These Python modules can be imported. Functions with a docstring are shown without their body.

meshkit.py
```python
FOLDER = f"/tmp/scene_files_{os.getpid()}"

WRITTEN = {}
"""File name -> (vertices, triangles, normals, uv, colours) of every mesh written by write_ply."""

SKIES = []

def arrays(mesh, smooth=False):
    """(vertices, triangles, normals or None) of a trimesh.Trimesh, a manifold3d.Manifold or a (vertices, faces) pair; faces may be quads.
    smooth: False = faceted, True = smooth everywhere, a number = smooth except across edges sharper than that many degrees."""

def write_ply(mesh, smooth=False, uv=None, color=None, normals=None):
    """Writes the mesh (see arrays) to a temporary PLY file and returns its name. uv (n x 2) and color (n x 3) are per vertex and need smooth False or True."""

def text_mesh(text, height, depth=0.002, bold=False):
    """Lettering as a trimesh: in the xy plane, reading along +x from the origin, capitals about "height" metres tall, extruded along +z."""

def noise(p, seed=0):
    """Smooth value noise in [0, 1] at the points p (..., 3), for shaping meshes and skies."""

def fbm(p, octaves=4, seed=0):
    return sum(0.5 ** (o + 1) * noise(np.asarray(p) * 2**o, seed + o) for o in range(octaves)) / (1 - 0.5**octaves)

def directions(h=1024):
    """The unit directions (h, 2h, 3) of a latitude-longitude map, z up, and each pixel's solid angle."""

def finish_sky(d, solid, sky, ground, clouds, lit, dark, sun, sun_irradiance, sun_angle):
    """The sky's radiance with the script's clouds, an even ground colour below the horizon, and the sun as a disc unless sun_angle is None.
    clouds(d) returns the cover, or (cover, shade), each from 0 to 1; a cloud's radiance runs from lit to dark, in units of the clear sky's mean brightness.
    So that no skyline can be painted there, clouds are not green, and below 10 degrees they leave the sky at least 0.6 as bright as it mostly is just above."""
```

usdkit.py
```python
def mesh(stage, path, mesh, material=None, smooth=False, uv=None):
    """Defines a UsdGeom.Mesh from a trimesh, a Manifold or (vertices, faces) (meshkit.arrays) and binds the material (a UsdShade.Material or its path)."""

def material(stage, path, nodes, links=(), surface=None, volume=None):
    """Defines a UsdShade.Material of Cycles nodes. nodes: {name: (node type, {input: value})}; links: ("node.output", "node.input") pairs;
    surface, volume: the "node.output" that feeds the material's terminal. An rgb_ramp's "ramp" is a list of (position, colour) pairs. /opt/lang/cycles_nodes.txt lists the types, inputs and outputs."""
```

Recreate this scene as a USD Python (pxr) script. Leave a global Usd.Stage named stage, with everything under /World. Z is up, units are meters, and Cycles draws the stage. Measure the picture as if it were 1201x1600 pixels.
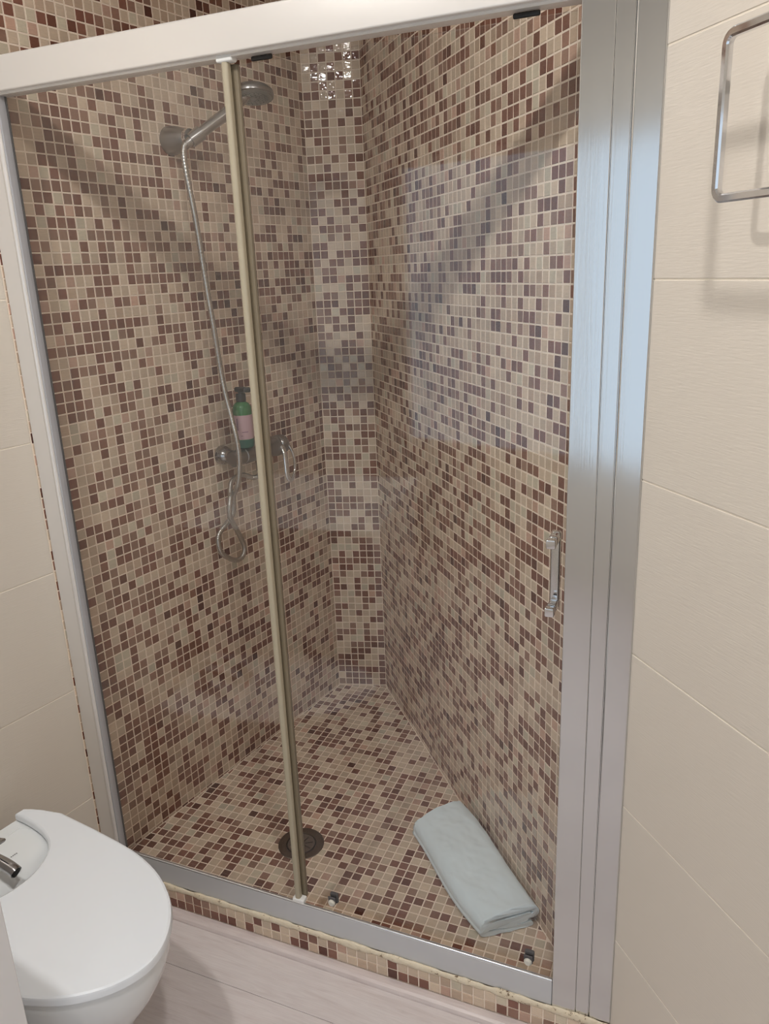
import math
import numpy as np
import trimesh
import manifold3d as m3
from shapely.geometry import Polygon, LineString, box as sbox
from shapely import affinity
import usdkit, meshkit
from pxr import Usd, UsdGeom, UsdShade, Gf, Sdf, Vt

stage = Usd.Stage.CreateInMemory()
UsdGeom.SetStageUpAxis(stage, UsdGeom.Tokens.z)
UsdGeom.SetStageMetersPerUnit(stage, 1.0)
W = UsdGeom.Xform.Define(stage, '/World')
stage.SetDefaultPrim(W.GetPrim())
UsdGeom.Scope.Define(stage, '/World/Looks')

# ------------------------------------------------------------------ camera
CAM = np.array([0.5508146, -2.5651506, 1.4630517])
RT = np.array([0.991305307, 0.125634375, -0.0391125489])
UP = np.array([0.000114022942, 0.296428472, 0.955055050])
FW = np.array([-0.131581818, 0.946755599, -0.293836792])
FPX = 1234.2248
EXPOSURE = 0.38
LAMP_STRENGTH = 390.0
WINDOW_STRENGTH = 0.85
cam = UsdGeom.Camera.Define(stage, '/World/camera')
cam.CreateFocalLengthAttr(36.0 * FPX / 1201.0)
cam.CreateHorizontalApertureAttr(36.0)
cam.CreateVerticalApertureAttr(36.0 * 1600 / 1201.0)
cam.CreateClippingRangeAttr(Gf.Vec2f(0.02, 50))
cam.CreateExposureAttr(EXPOSURE)
M = np.eye(4)
M[0, :3], M[1, :3], M[2, :3], M[3, :3] = RT, UP, -FW, CAM
UsdGeom.Xformable(cam).AddTransformOp().Set(Gf.Matrix4d(*M.ravel().tolist()))


def project(P):
    d = np.asarray(P, float) - CAM
    z = d @ FW
    return np.stack([600.5 + FPX * (d @ RT) / z, 800 - FPX * (d @ UP) / z], -1)


# ------------------------------------------------------------------ helpers
def lin(*c):
    c = np.array(c, float) / 255.0
    return np.where(c <= 0.04045, c / 12.92, ((c + 0.055) / 1.055) ** 2.4)


used = {}


def path_of(name, parent=None):
    base = (str(parent.GetPath()) if parent is not None else '/World') + '/' + name
    k = used.get(base, -1) + 1
    used[base] = k
    return base if k == 0 else '%s_%03d' % (base, k)


def tag(o, label=None, cat=None, group=None, kind=None):
    o = o.GetPrim() if hasattr(o, 'GetPrim') else o
    for k, v in (('label', label), ('category', cat), ('group', group), ('kind', kind)):
        if v:
            o.SetCustomDataByKey(k, v)
    return o


def thing(name, label, cat, group=None, kind=None, parent=None):
    return tag(UsdGeom.Xform.Define(stage, path_of(name, parent)), label, cat, group, kind)


def obj(name, mesh, mat, parent=None, smooth=False, tint=None, **kw):
    m = usdkit.mesh(stage, path_of(name, parent), mesh, LOOK[mat], smooth=smooth)
    if tint is not None:
        UsdGeom.PrimvarsAPI(m).CreatePrimvar('tint', Sdf.ValueTypeNames.Color3fArray, 'vertex').Set(Vt.Vec3fArray.FromNumpy(np.asarray(tint, np.float32)))
    if kw:
        tag(m, **kw)
    return m.GetPrim()


def cat(*ms):
    out = []
    for m in ms:
        if isinstance(m, (list, tuple)) and not (len(m) == 2 and isinstance(m[0], np.ndarray)):
            out += list(m)
        else:
            out.append(m)
    res = []
    for m in out:
        v, f, _ = meshkit.arrays(m)
        res.append(trimesh.Trimesh(v, f, process=False))
    return trimesh.util.concatenate(res)


def frame(mesh, o, x, y, z):
    """local mesh -> world with axes x, y, z at o"""
    v, f, _ = meshkit.arrays(mesh)
    A = np.stack([x, y, z])
    if np.linalg.det(A) < 0:
        f = f[:, ::-1]
    return trimesh.Trimesh(v @ A + np.asarray(o), f, process=False)


def rbox(x0, x1, y0, y1, z0, z1, r=0.002, seg=8):
    """rounded box"""
    r = min(r, (x1 - x0) / 2.01, (y1 - y0) / 2.01, (z1 - z0) / 2.01)
    s = m3.Manifold.sphere(r, seg)
    return m3.Manifold.batch_hull([s.translate((x, y, z)) for x in (x0 + r, x1 - r) for y in (y0 + r, y1 - r) for z in (z0 + r, z1 - r)])


def lathe(profile, n=32):
    """profile (r, z) from bottom to top, about z"""
    p = np.array(profile, float)
    a = np.linspace(0, 2 * np.pi, n, endpoint=False)
    v = np.stack([p[:, 0:1] * np.cos(a), p[:, 0:1] * np.sin(a), np.repeat(p[:, 1:2], n, 1)], -1)
    k = len(p)
    f = []
    for i in range(k - 1):
        for j in range(n):
            j2 = (j + 1) % n
            f += [(i * n + j, i * n + j2, (i + 1) * n + j2), (i * n + j, (i + 1) * n + j2, (i + 1) * n + j)]
    t = trimesh.Trimesh(v.reshape(-1, 3), f, process=True)
    t.update_faces(t.nondegenerate_faces())
    return t


def axes(d):
    d = np.asarray(d, float) / np.linalg.norm(d)
    h = np.array([0, 0, 1.0]) if abs(d[2]) < 0.9 else np.array([1.0, 0, 0])
    x = np.cross(h, d)
    x /= np.linalg.norm(x)
    return x, np.cross(d, x), d


def rod(a, b, r, r2=None, n=24, e=0.001):
    """capped cylinder or cone from a to b with small edge rounding"""
    a, b = np.asarray(a, float), np.asarray(b, float)
    h = np.linalg.norm(b - a)
    r2 = r if r2 is None else r2
    x, y, z = axes(b - a)
    return frame(lathe([(0, 0), (r - e, 0), (r, e), (r2, h - e), (r2 - e, h), (0, h)], n), a, x, y, z)


def spline(pts, n):
    from scipy.interpolate import CubicSpline
    pts = np.asarray(pts, float)
    t = np.r_[0, np.cumsum(np.linalg.norm(np.diff(pts, axis=0), axis=1) ** 0.5)]
    return CubicSpline(t, pts)(np.linspace(0, t[-1], n))


def tube(path, r, n=14, closed=False, wav=None, sect=None):
    """sweep of a circle (or of the closed section sect, k x 2) along path; wav: radius factors"""
    p = np.asarray(path, float)
    k = len(p)
    tg = np.roll(p, -1, 0) - np.roll(p, 1, 0) if closed else np.gradient(p, axis=0)
    tg /= np.linalg.norm(tg, axis=1, keepdims=True)
    x = axes(tg[0])[0]
    X = []
    for t in tg:
        x = x - t * (x @ t)
        x /= np.linalg.norm(x)
        X.append(x)
    X = np.array(X)
    Y = np.cross(tg, X)
    if sect is None:
        a = np.linspace(0, 2 * np.pi, n, endpoint=False)
        sect = np.stack([np.cos(a), np.sin(a)], 1) * r
    n = len(sect)
    s = np.ones(k) if wav is None else np.asarray(wav)
    v = (p[:, None] + s[:, None, None] * (sect[None, :, 0:1] * X[:, None] + sect[None, :, 1:2] * Y[:, None])).reshape(-1, 3)
    f = []
    for i in range(k if closed else k - 1):
        i2 = (i + 1) % k
        for j in range(n):
            j2 = (j + 1) % n
            f += [(i * n + j, i * n + j2, i2 * n + j2), (i * n + j, i2 * n + j2, i2 * n + j)]
    if not closed:
        v = np.vstack([v, p[0], p[-1]])
        for j in range(n):
            j2 = (j + 1) % n
            f += [(k * n, j2, j), (k * n + 1, (k - 1) * n + j, (k - 1) * n + j2)]
    return trimesh.Trimesh(v, f, process=False)


def prism(poly, z0, z1, bev=0.0):
    """extruded shapely polygon along z with an optional chamfer on the top edge"""
    if bev <= 0:
        t = trimesh.creation.extrude_polygon(poly, z1 - z0, engine='earcut')
        t.apply_translation((0, 0, z0))
        return t
    steps = [(0, z0), (0, z1 - bev), (bev * 0.3, z1 - bev * 0.3), (bev, z1)]
    ring = np.array(poly.exterior.coords)[:-1]
    if not poly.exterior.is_ccw:
        ring = ring[::-1]
    n = len(ring)
    d1 = ring - np.roll(ring, 1, 0)
    d2 = np.roll(ring, -1, 0) - ring
    nn = np.stack([d1[:, 1], -d1[:, 0]], 1) / np.linalg.norm(d1, axis=1)[:, None] + np.stack([d2[:, 1], -d2[:, 0]], 1) / np.linalg.norm(d2, axis=1)[:, None]
    nn /= np.maximum(np.linalg.norm(nn, axis=1)[:, None], 1e-9)
    v, f = [], []
    for o, z in steps:
        v.append(np.c_[ring - nn * o, np.full(n, z)])
    for i in range(len(steps) - 1):
        for j in range(n):
            j2 = (j + 1) % n
            f += [(i * n + j, i * n + j2, (i + 1) * n + j2), (i * n + j, (i + 1) * n + j2, (i + 1) * n + j)]
    tv, tf = trimesh.creation.triangulate_polygon(Polygon(v[-1][:, :2]), engine='earcut')
    base = len(steps) * n
    top = np.c_[tv, np.full(len(tv), z1)]
    tvb, tfb = trimesh.creation.triangulate_polygon(Polygon(ring), engine='earcut')
    bot = np.c_[tvb, np.full(len(tvb), z0)]
    V = np.vstack(v + [top, bot])
    F = np.vstack([np.array(f), np.asarray(tf) + base, np.asarray(tfb)[:, ::-1] + base + len(tv)])
    t = trimesh.Trimesh(V, F, process=False)
    t.remove_unreferenced_vertices()
    return t


# ------------------------------------------------------------------ materials
LOOK = {}


def simple(name, color, rough=0.4, metal=0.0, bump=None, **kw):
    nodes = {'p': ('principled_bsdf', {'base_color': tuple(color), 'roughness': rough, 'metallic': metal, **kw})}
    links = []
    if bump:
        scale, dist, stretch = bump
        nodes.update({'g': ('texture_coordinate', {}), 'm': ('mapping', {'scale': stretch}), 'n': ('noise_texture', {'scale': scale, 'detail': 3.0}),
                      'b': ('bump', {'strength': 1.0, 'distance': dist})})
        links += [('g.object', 'm.vector'), ('m.vector', 'n.vector'), ('n.fac', 'b.height'), ('b.normal', 'p.normal')]
    LOOK[name] = usdkit.material(stage, '/World/Looks/' + name, nodes, links, surface='p.BSDF')


# glass mosaic: the colour of each tile is its own primvar, the glass is slightly wavy and streaked
LOOK['mosaic'] = usdkit.material(stage, '/World/Looks/mosaic', {
    'a': ('attribute', {'attribute': 'tint'}), 'g': ('texture_coordinate', {}),
    'm': ('mapping', {'scale': (1.0, 1.0, 6.0)}), 'n': ('noise_texture', {'scale': 60.0, 'detail': 2.0}),
    'r': ('map_range', {'from_min': 0.3, 'from_max': 0.7, 'to_min': 0.95, 'to_max': 1.05}),
    'x': ('mix_color', {'blend_type': 'multiply', 'fac': 1.0}),
    'n2': ('noise_texture', {'scale': 110.0, 'detail': 1.0}), 'b': ('bump', {'strength': 1.0, 'distance': 0.00034}),
    'p': ('principled_bsdf', {'roughness': 0.05, 'ior': 1.5})},
    [('g.object', 'm.vector'), ('m.vector', 'n.vector'), ('n.fac', 'r.value'), ('a.color', 'x.a'), ('r.result', 'x.b'), ('x.result', 'p.base_color'),
     ('g.object', 'n2.vector'), ('n2.fac', 'b.height'), ('b.normal', 'p.normal')], surface='p.BSDF')
simple('grout', lin(243, 227, 210), 0.85, bump=(300.0, 0.00015, (1, 1, 1)))
simple('wall_tile', lin(217, 208, 196), 0.38, bump=(60.0, 0.0003, (0.6, 0.6, 7.0)))
simple('tile_joint', lin(232, 222, 206), 0.8)
simple('plaster', lin(226, 222, 214), 0.8)
simple('ceiling_paint', lin(236, 233, 228), 0.8)
simple('aluminium', lin(210, 211, 212), 0.13, 0.92, bump=(45.0, 0.00012, (6.0, 6.0, 0.15)))
simple('aluminium_rail', lin(206, 209, 213), 0.38, 0.35, bump=(45.0, 0.00012, (0.3, 0.3, 6.0)))
simple('aluminium_white', lin(226, 222, 218), 0.33, 0.35)
simple('polished', lin(225, 228, 232), 0.22, 0.9)
simple('chrome', lin(222, 222, 224), 0.07, 1.0)
simple('chrome_worn', lin(172, 170, 170), 0.17, 1.0)
simple('satin_chrome', lin(152, 150, 150), 0.27, 1.0)
simple('steel_hose', lin(196, 193, 188), 0.24, 1.0)
simple('drain_steel', lin(128, 118, 108), 0.3, 1.0)
simple('drain_disc', lin(158, 152, 147), 0.34, 1.0)
simple('dark_slot', lin(16, 14, 13), 0.7)
simple('seal_beige', lin(178, 168, 146), 0.35, bump=(40.0, 0.0004, (1, 1, 0.1)))
simple('seal_dark', lin(126, 114, 94), 0.4)
simple('channel_grey', lin(176, 176, 180), 0.4)
simple('rubber', lin(84, 82, 84), 0.5)
simple('black_plastic', lin(22, 19, 18), 0.35)
simple('nozzle_grey', lin(128, 126, 120), 0.45)
simple('ceramic', lin(232, 236, 238), 0.08)
simple('lid_plastic', lin(234, 239, 245), 0.16, bump=(3.0, 0.0006, (1, 1, 1)))
simple('vanity_white', lin(230, 230, 232), 0.28)
simple('mark_grey', lin(128, 130, 134), 0.5)
simple('roller_white', lin(214, 210, 200), 0.35)
simple('towel', lin(232, 247, 254), 0.95, bump=(420.0, 0.00022, (1, 1, 1)), sheen_weight=0.15)
simple('bottle_green', lin(60, 118, 72), 0.18)
simple('bottle_teal', lin(20, 92, 82), 0.12)
simple('label_pink', lin(196, 164, 172), 0.5)
simple('label_print', lin(128, 96, 116), 0.5)
simple('hall_blue', lin(176, 196, 214), 0.7)
simple('frame_white', lin(232, 232, 230), 0.4)

LOOK['silicone'] = usdkit.material(stage, '/World/Looks/silicone', {
    'g': ('texture_coordinate', {}), 'n': ('noise_texture', {'scale': 55.0, 'detail': 5.0, 'roughness': 0.8}),
    'r': ('rgb_ramp', {'ramp': [(0.0, lin(70, 54, 40)), (0.36, lin(120, 96, 70)), (0.41, lin(226, 212, 186)), (1.0, lin(242, 235, 218))]}),
    'b': ('bump', {'strength': 1.0, 'distance': 0.002}), 'p': ('principled_bsdf', {'roughness': 0.55})},
    [('g.object', 'n.vector'), ('n.fac', 'r.fac'), ('r.color', 'p.base_color'), ('n.fac', 'b.height'), ('b.normal', 'p.normal')], surface='p.BSDF')
LOOK['wood_floor'] = usdkit.material(stage, '/World/Looks/wood_floor', {
    'a': ('attribute', {'attribute': 'tint'}), 'g': ('texture_coordinate', {}), 'rot': ('mapping', {'rotation': (0, 0, math.radians(15.6)), 'scale': (1.0, 1.0, 1.0)}),
    'm': ('mapping', {'scale': (1.6, 16.0, 1.0)}), 'n': ('noise_texture', {'scale': 3.2, 'detail': 6.0, 'roughness': 0.62, 'distortion': 1.1}),
    'm2': ('mapping', {'scale': (5.0, 110.0, 1.0)}), 'n2': ('noise_texture', {'scale': 4.0, 'detail': 3.0}),
    'r': ('rgb_ramp', {'ramp': [(0.25, (0.80, 0.76, 0.74)), (0.42, (0.94, 0.92, 0.92)), (0.6, (1.0, 1.0, 1.0)), (0.8, (0.9, 0.88, 0.87))]}),
    'r2': ('map_range', {'from_min': 0.3, 'from_max': 0.7, 'to_min': 0.95, 'to_max': 1.03}),
    'x': ('mix_color', {'blend_type': 'multiply', 'fac': 1.0}), 'y': ('mix_color', {'blend_type': 'multiply', 'fac': 1.0}),
    'b': ('bump', {'strength': 0.6, 'distance': 0.0006}), 'p': ('principled_bsdf', {'roughness': 0.33})},
    [('g.object', 'rot.vector'), ('rot.vector', 'm.vector'), ('m.vector', 'n.vector'), ('rot.vector', 'm2.vector'), ('m2.vector', 'n2.vector'),
     ('n.fac', 'r.fac'), ('a.color', 'x.a'), ('r.color', 'x.b'), ('x.result', 'y.a'), ('n2.fac', 'r2.value'), ('r2.result', 'y.b'),
     ('y.result', 'p.base_color'), ('n2.fac', 'b.height'), ('b.normal', 'p.normal')], surface='p.BSDF')
LOOK['glass'] = usdkit.material(stage, '/World/Looks/glass', {
    't': ('transparent_bsdf', {'color': (0.984, 0.988, 0.986)}), 'q': ('glossy_bsdf', {'roughness': 0.0, 'color': (1, 1, 1)}),
    'w': ('layer_weight', {'blend': 0.5}), 'e': ('math', {'math_type': 'power', 'value2': 5.0}), 'f': ('math', {'math_type': 'multiply_add', 'value2': 0.957, 'value3': 0.043}),
    'm': ('mix_closure', {})},
    [('w.facing', 'e.value1'), ('e.value', 'f.value1'), ('f.value', 'm.fac'), ('t.BSDF', 'm.closure1'), ('q.BSDF', 'm.closure2')], surface='m.closure')
LOOK['lamp_lens'] = usdkit.material(stage, '/World/Looks/lamp_lens', {'e': ('emission', {'color': (1.0, 0.965, 0.925), 'strength': LAMP_STRENGTH})}, surface='e.emission')
LOOK['daylight_pane'] = usdkit.material(stage, '/World/Looks/daylight_pane', {'e': ('emission', {'color': (0.74, 0.87, 1.0), 'strength': WINDOW_STRENGTH})}, surface='e.emission')

# ------------------------------------------------------------------ plan of the room
T = 0.025                                              # pitch of the mosaic
A_, B_ = math.radians(65.31310625), math.radians(64.89268791)
Z = np.array([0, 0, 1.0])
PL, PR = np.zeros(3), np.array([7 * T, 0, 0])          # ends of the narrow corner wall
L = np.array([-math.cos(A_), -math.sin(A_), 0])        # along the left wall, out of the shower
R = np.array([math.cos(B_), -math.sin(B_), 0])         # along the right wall, out of the shower
NL = np.array([-L[1], L[0], 0])
NR = -np.array([-R[1], R[0], 0])
if NL[0] < 0: NL = -NL
if NR[0] > 0: NR = -NR
DB = 1.068 * L                                          # the door's front plane meets the two walls here
DE = PR + 1.455 * R
DW = float(np.linalg.norm(DE - DB))
DX = (DE - DB) / DW                                     # along the door, to the right
DN = np.array([DX[1], -DX[0], 0])                       # out of the shower, to the camera
ZF = -0.075                                             # bathroom floor
ZC = 2.5                                                # ceiling
FLOOR_PLANE = (-0.00994, 0.0115, -0.0012)


def fz(x, y):
    return FLOOR_PLANE[0] * x + FLOOR_PLANE[1] * y + FLOOR_PLANE[2]


def PLf(s, o, z):
    return PL + s * L + o * NL + z * Z


def PRf(s, o, z):
    return PR + s * R + o * NR + z * Z


def PD(t, o, z):
    return DB + t * DX + o * DN + z * Z


def boxL(s0, s1, o0, o1, z0, z1, r=0.0):
    m = rbox(s0, s1, o0, o1, z0, z1, r) if r else trimesh.creation.box(bounds=[(s0, o0, z0), (s1, o1, z1)])
    return frame(m, PL, L, NL, Z)


def boxR(s0, s1, o0, o1, z0, z1, r=0.0):
    m = rbox(s0, s1, o0, o1, z0, z1, r) if r else trimesh.creation.box(bounds=[(s0, o0, z0), (s1, o1, z1)])
    return frame(m, PR, R, NR, Z)


def boxD(t0, t1, o0, o1, z0, z1, r=0.0):
    m = rbox(t0, t1, o0, o1, z0, z1, r) if r else trimesh.creation.box(bounds=[(t0, o0, z0), (t1, o1, z1)])
    return frame(m, DB, DX, DN, Z)


# ------------------------------------------------------------------ mosaic
PAL = {'l': [(214, 194, 172), (210, 190, 168), (218, 198, 176), (206, 186, 164)], 'g': [(212, 200, 178), (206, 195, 174)],
       't': [(202, 178, 156), (196, 172, 150)], 'p': [(204, 168, 148), (198, 164, 146)], 'm': [(152, 120, 104), (146, 112, 96), (156, 120, 104)],
       'd': [(134, 92, 78), (128, 86, 73), (138, 98, 82), (120, 80, 66)], 'k': [(96, 62, 52), (104, 64, 54)]}


def tints(classes, rng):
    out = []
    for c in classes:
        q = PAL[c]
        out.append(lin(*(np.array(q[rng.integers(len(q))]) * rng.uniform(0.95, 1.05))))
    return np.array(out)


def draw_classes(n, rng, dark=0.43):
    """tile kinds along a row, with short runs of one tone"""
    row, cur = [], None
    for _ in range(n):
        if cur is None or rng.random() > 0.12:
            cur = rng.random() < dark
        row.append(('d' if rng.random() < 0.70 else 'm' if rng.random() < 0.72 else 'k') if cur else rng.choice(['l', 'g', 't', 'p'], p=[0.56, 0.10, 0.27, 0.07]))
    return row


def tile_solid(poly, rng, o, x, y, n, up=0.0, tilt=0.012, gap=0.0016, ch=0.0009, th=0.006):
    """one glass tile over the flat polygon poly (k x 2 in axes x, y, counter-clockwise seen from n): recessed sides, chamfer, slightly tilted face"""
    p = np.asarray(poly, float)
    c = p.mean(0)
    k = len(p)
    e = np.roll(p, -1, 0) - p
    ln = np.maximum(np.linalg.norm(e, axis=1), 1e-9)
    nin = np.stack([-e[:, 1], e[:, 0]], 1) / ln[:, None]          # inward normals of the edges

    def inset(d):
        a, b = np.roll(nin, 1, 0), nin
        s = a + b
        return p + d * s / np.maximum((s * b).sum(1), 0.35)[:, None]
    tx, ty = rng.normal(0, tilt, 2)
    hz = lambda q: up + (q - c) @ np.array([tx, ty])
    r0, r1, r2 = inset(gap), inset(gap), inset(gap + ch)
    v = np.vstack([np.c_[r0, np.full(k, up - th)], np.c_[r1, hz(r1) - ch], np.c_[r2, hz(r2)]])
    f = []
    for i in range(2):
        for j in range(k):
            j2 = (j + 1) % k
            f += [(i * k + j, i * k + j2, (i + 1) * k + j2), (i * k + j, (i + 1) * k + j2, (i + 1) * k + j)]
    f += [(2 * k, 2 * k + j, 2 * k + j + 1) for j in range(1, k - 1)]
    return o + v[:, :1] * x + v[:, 1:2] * y + v[:, 2:] * n, np.array(f)


def put_tiles(host, tiles, rng, hidden=lambda px, P: False, name='mosaic_tile'):
    """tiles: (vertices, faces, tint). The 300 that show largest become parts of their own, the rest one part."""
    size = []
    for v, f, t in tiles:
        k = len(v) // 3
        q = project(v[2 * k:])
        d = (v[2 * k:].mean(0) - CAM) @ FW
        a = 0.5 * abs(np.dot(q[:, 0], np.roll(q[:, 1], 1)) - np.dot(q[:, 1], np.roll(q[:, 0], 1)))
        c = q.mean(0)
        ok = d > 0.1 and -6 < c[0] < 1207 and -6 < c[1] < 1606 and not hidden(c, v.mean(0))
        size.append(a if ok else -1)
    order = np.argsort(-np.array(size), kind='stable')
    for i in order[:300]:
        v, f, t = tiles[i]
        obj(name, (v, f), 'mosaic', host, tint=np.repeat(t[None], len(v), 0))
    rest = [tiles[i] for i in order[300:]]
    if rest:
        n = np.cumsum([0] + [len(v) for v, f, t in rest])
        obj('mosaic_field', (np.vstack([r[0] for r in rest]), np.vstack([r[1] + k for r, k in zip(rest, n)])), 'mosaic', host,
            tint=np.vstack([np.repeat(t[None], len(v), 0) for v, f, t in rest]), kind='stuff')


def door_t(P):
    """where the line from the camera to P crosses the door plane: (t, z)"""
    d = P - CAM
    k = ((DB - CAM) @ DN) / (d @ DN)
    q = CAM + k * d
    return (q - DB) @ DX, q[2], 0 < k < 1


def behind_frame(px, P):
    t, z, b = door_t(P)
    return b and (t < 0.05 or t > 1.165 or z < 0.06 or 1.81 < z < 1.88)


def wall_mosaic(host, origin, u, n, s_edges, seed, rows=None, tilt=0.012, zmax=ZC, zmin=-0.025, hidden=behind_frame):
    rng = np.random.default_rng(seed)
    tiles = []
    r = 85 - int(round(zmin / T))
    flip = np.dot(np.cross(u, Z), n) < 0
    for k in range(r, 84 - int(zmax / T), -1):             # row k: between z = (85-k) T (its foot is one below) and one pitch up
        z0 = (85 - k) * T
        idx = k - 1
        ncol = len(s_edges) - 1
        classes = draw_classes(ncol, rng)
        if rows and idx in rows:
            r0, text = rows[idx]
            for q, c in enumerate(text):
                if 0 <= r0 + q * (1 if r0 == 0 else -1) < ncol:
                    classes[r0 + q * (1 if r0 == 0 else -1)] = c
        tt = tints(classes, rng)
        for j in range(ncol):
            a, b = s_edges[j], s_edges[j + 1]
            if b - a < 0.006:
                continue
            q = [(a, z0), (b, z0), (b, min(z0 + T, zmax)), (a, min(z0 + T, zmax))]
            if q[2][1] - z0 < 0.006:
                continue
            if flip:
                v, f = tile_solid([(-x, y) for x, y in q][::-1], rng, origin, -u, Z, n, tilt=tilt)
            else:
                v, f = tile_solid(q, rng, origin, u, Z, n, tilt=tilt)
            tiles.append((v, f, tt[j]))
    put_tiles(host, tiles, rng, hidden)


STRIP = """ldldlll lldlddd ldlmlll lmdddll lmmlldd ddldlmd llldlmd mmdlldl mldldld dmmlllm ldmlmld lldlmll mmlmldd lldllml ddddmld mldmdmp
mmlldld mlldmdl ddlldld dldlldl ldmdmld lgmldll ddlllld ddldddd mlddldd lmdllgl lddpddd gllgdld ldmlmdd dddlddd mdgdddd mmdldll mldmdll mmllldl
mllddpl mlmdddl ddlmgdl gdmldgd lmdmmll llpmlml dddldmd dlddlll ddlmdld mddlmdm ldmllml ggmdmdm lddlldd ldmgdml mdlllml mddmdgm llldlld lddd_dd
dmmmldd dlldlld dmlllll ddddmll ddmdmdd dmdlldd dllldld lllddld dddllll dllmdml ggggddm ldldddd ddmddmd pddlldg pmllmdd dlldlld ddldgdd mlgmdpd
lgllmdl mdllmll dlldlld dlllldd llmlmll mmmgmld dlggdmd llmmmdd lldddll ddddlld dddllld ddddddd lddddld mmdddld""".replace('_', 'g').split()
LEFT = """dmgmdlmldllmmdmml lgdmddmmlmdlldlll mlmdmddmglddgdtll ttldmmlgdmdllllmd lldmmdllgddmdmdd ltddldglplmltlld lpgdmdmmgldmmmdd dmmdmtdmdmlmldld lddgmdllmldlllll ldgdpdmlmtdldddl
dgdddgldldlltll dlmmdgmmmmmldlm mmllgdldmldmmmm dllpgmldmtddlml lddmmmmdlldtlmd mmlplldmdldmdm dldtlmmdlllptl plgpdmtldmpdll dmdmlldltllllm mdldmdmddddmld
lpmtdmdgmdllld dmmddmmmlldlmd tlptlddmmmlpl dldmmdldlldpl dmdllddlllll dmdltmmdgdll dddmlltdmmgtd tdmmgdtdmlld tgltdlgplmlt lgmpmtdlmmt
tdtmdtdlldmt dllldlmlldmmtt pltltlmlmmtlld dltdtmdlmmdlllddd dldmmgmmmtdgtdld dtdglpdmtmmmdldtd tllmddlglmgdmlmdd dtlllldmtmldgtdl lddtddmptdlmttmmm dtddmtgmgtmdmdmp
ttlpgmmgdttdlmld ltdgddmdltltmdtd lldgddmmmttmdmmd lmdmtttmdmlddld tmlmdlmddtmmmmtd dlmmldgtlttldltl ttmddtmmdmtdmlll tmtdmmmmmtdllt tddllmdddmddd dmlmdllm
ddldpmlmt dmmdmmdtt dmggdlmdtt tdggdllltdl ddlldmlmml mddmmmgddldd ttmmllmmtddd ddtddllmttdm tdttdttllt lldtmttlmt
llddmmmmlm ldddmdmmtd tddmmddlmd mmdlddldmt mmtldddddt tdddddtmdd mdmtmddttl dmtdtddmtm mtmttddlld tmmtdmttmd
lttdttltdm ttttdtdttd tmtmdmtdtt""".split()
strip_rows = {k + 1: s for k, s in enumerate(STRIP)}
strip_rows = {k: (0, s) for k, s in strip_rows.items()}
left_rows = {k + 11: (39, s) for k, s in enumerate(LEFT)}   # from the front of the shower towards the corner

# the mosaic of the two long walls: the first column at the corner is cut
SL_END, SR_END = 1.0705, 1.446
edgesL = [0.0] + [(k - 0.197) * T for k in range(1, 60) if 0.002 < (k - 0.197) * T < SL_END - 0.004] + [SL_END]
edgesR = [0.0] + [(k - 0.4) * T for k in range(1, 70) if 0.002 < (k - 0.4) * T < SR_END - 0.004] + [SR_END]

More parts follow.
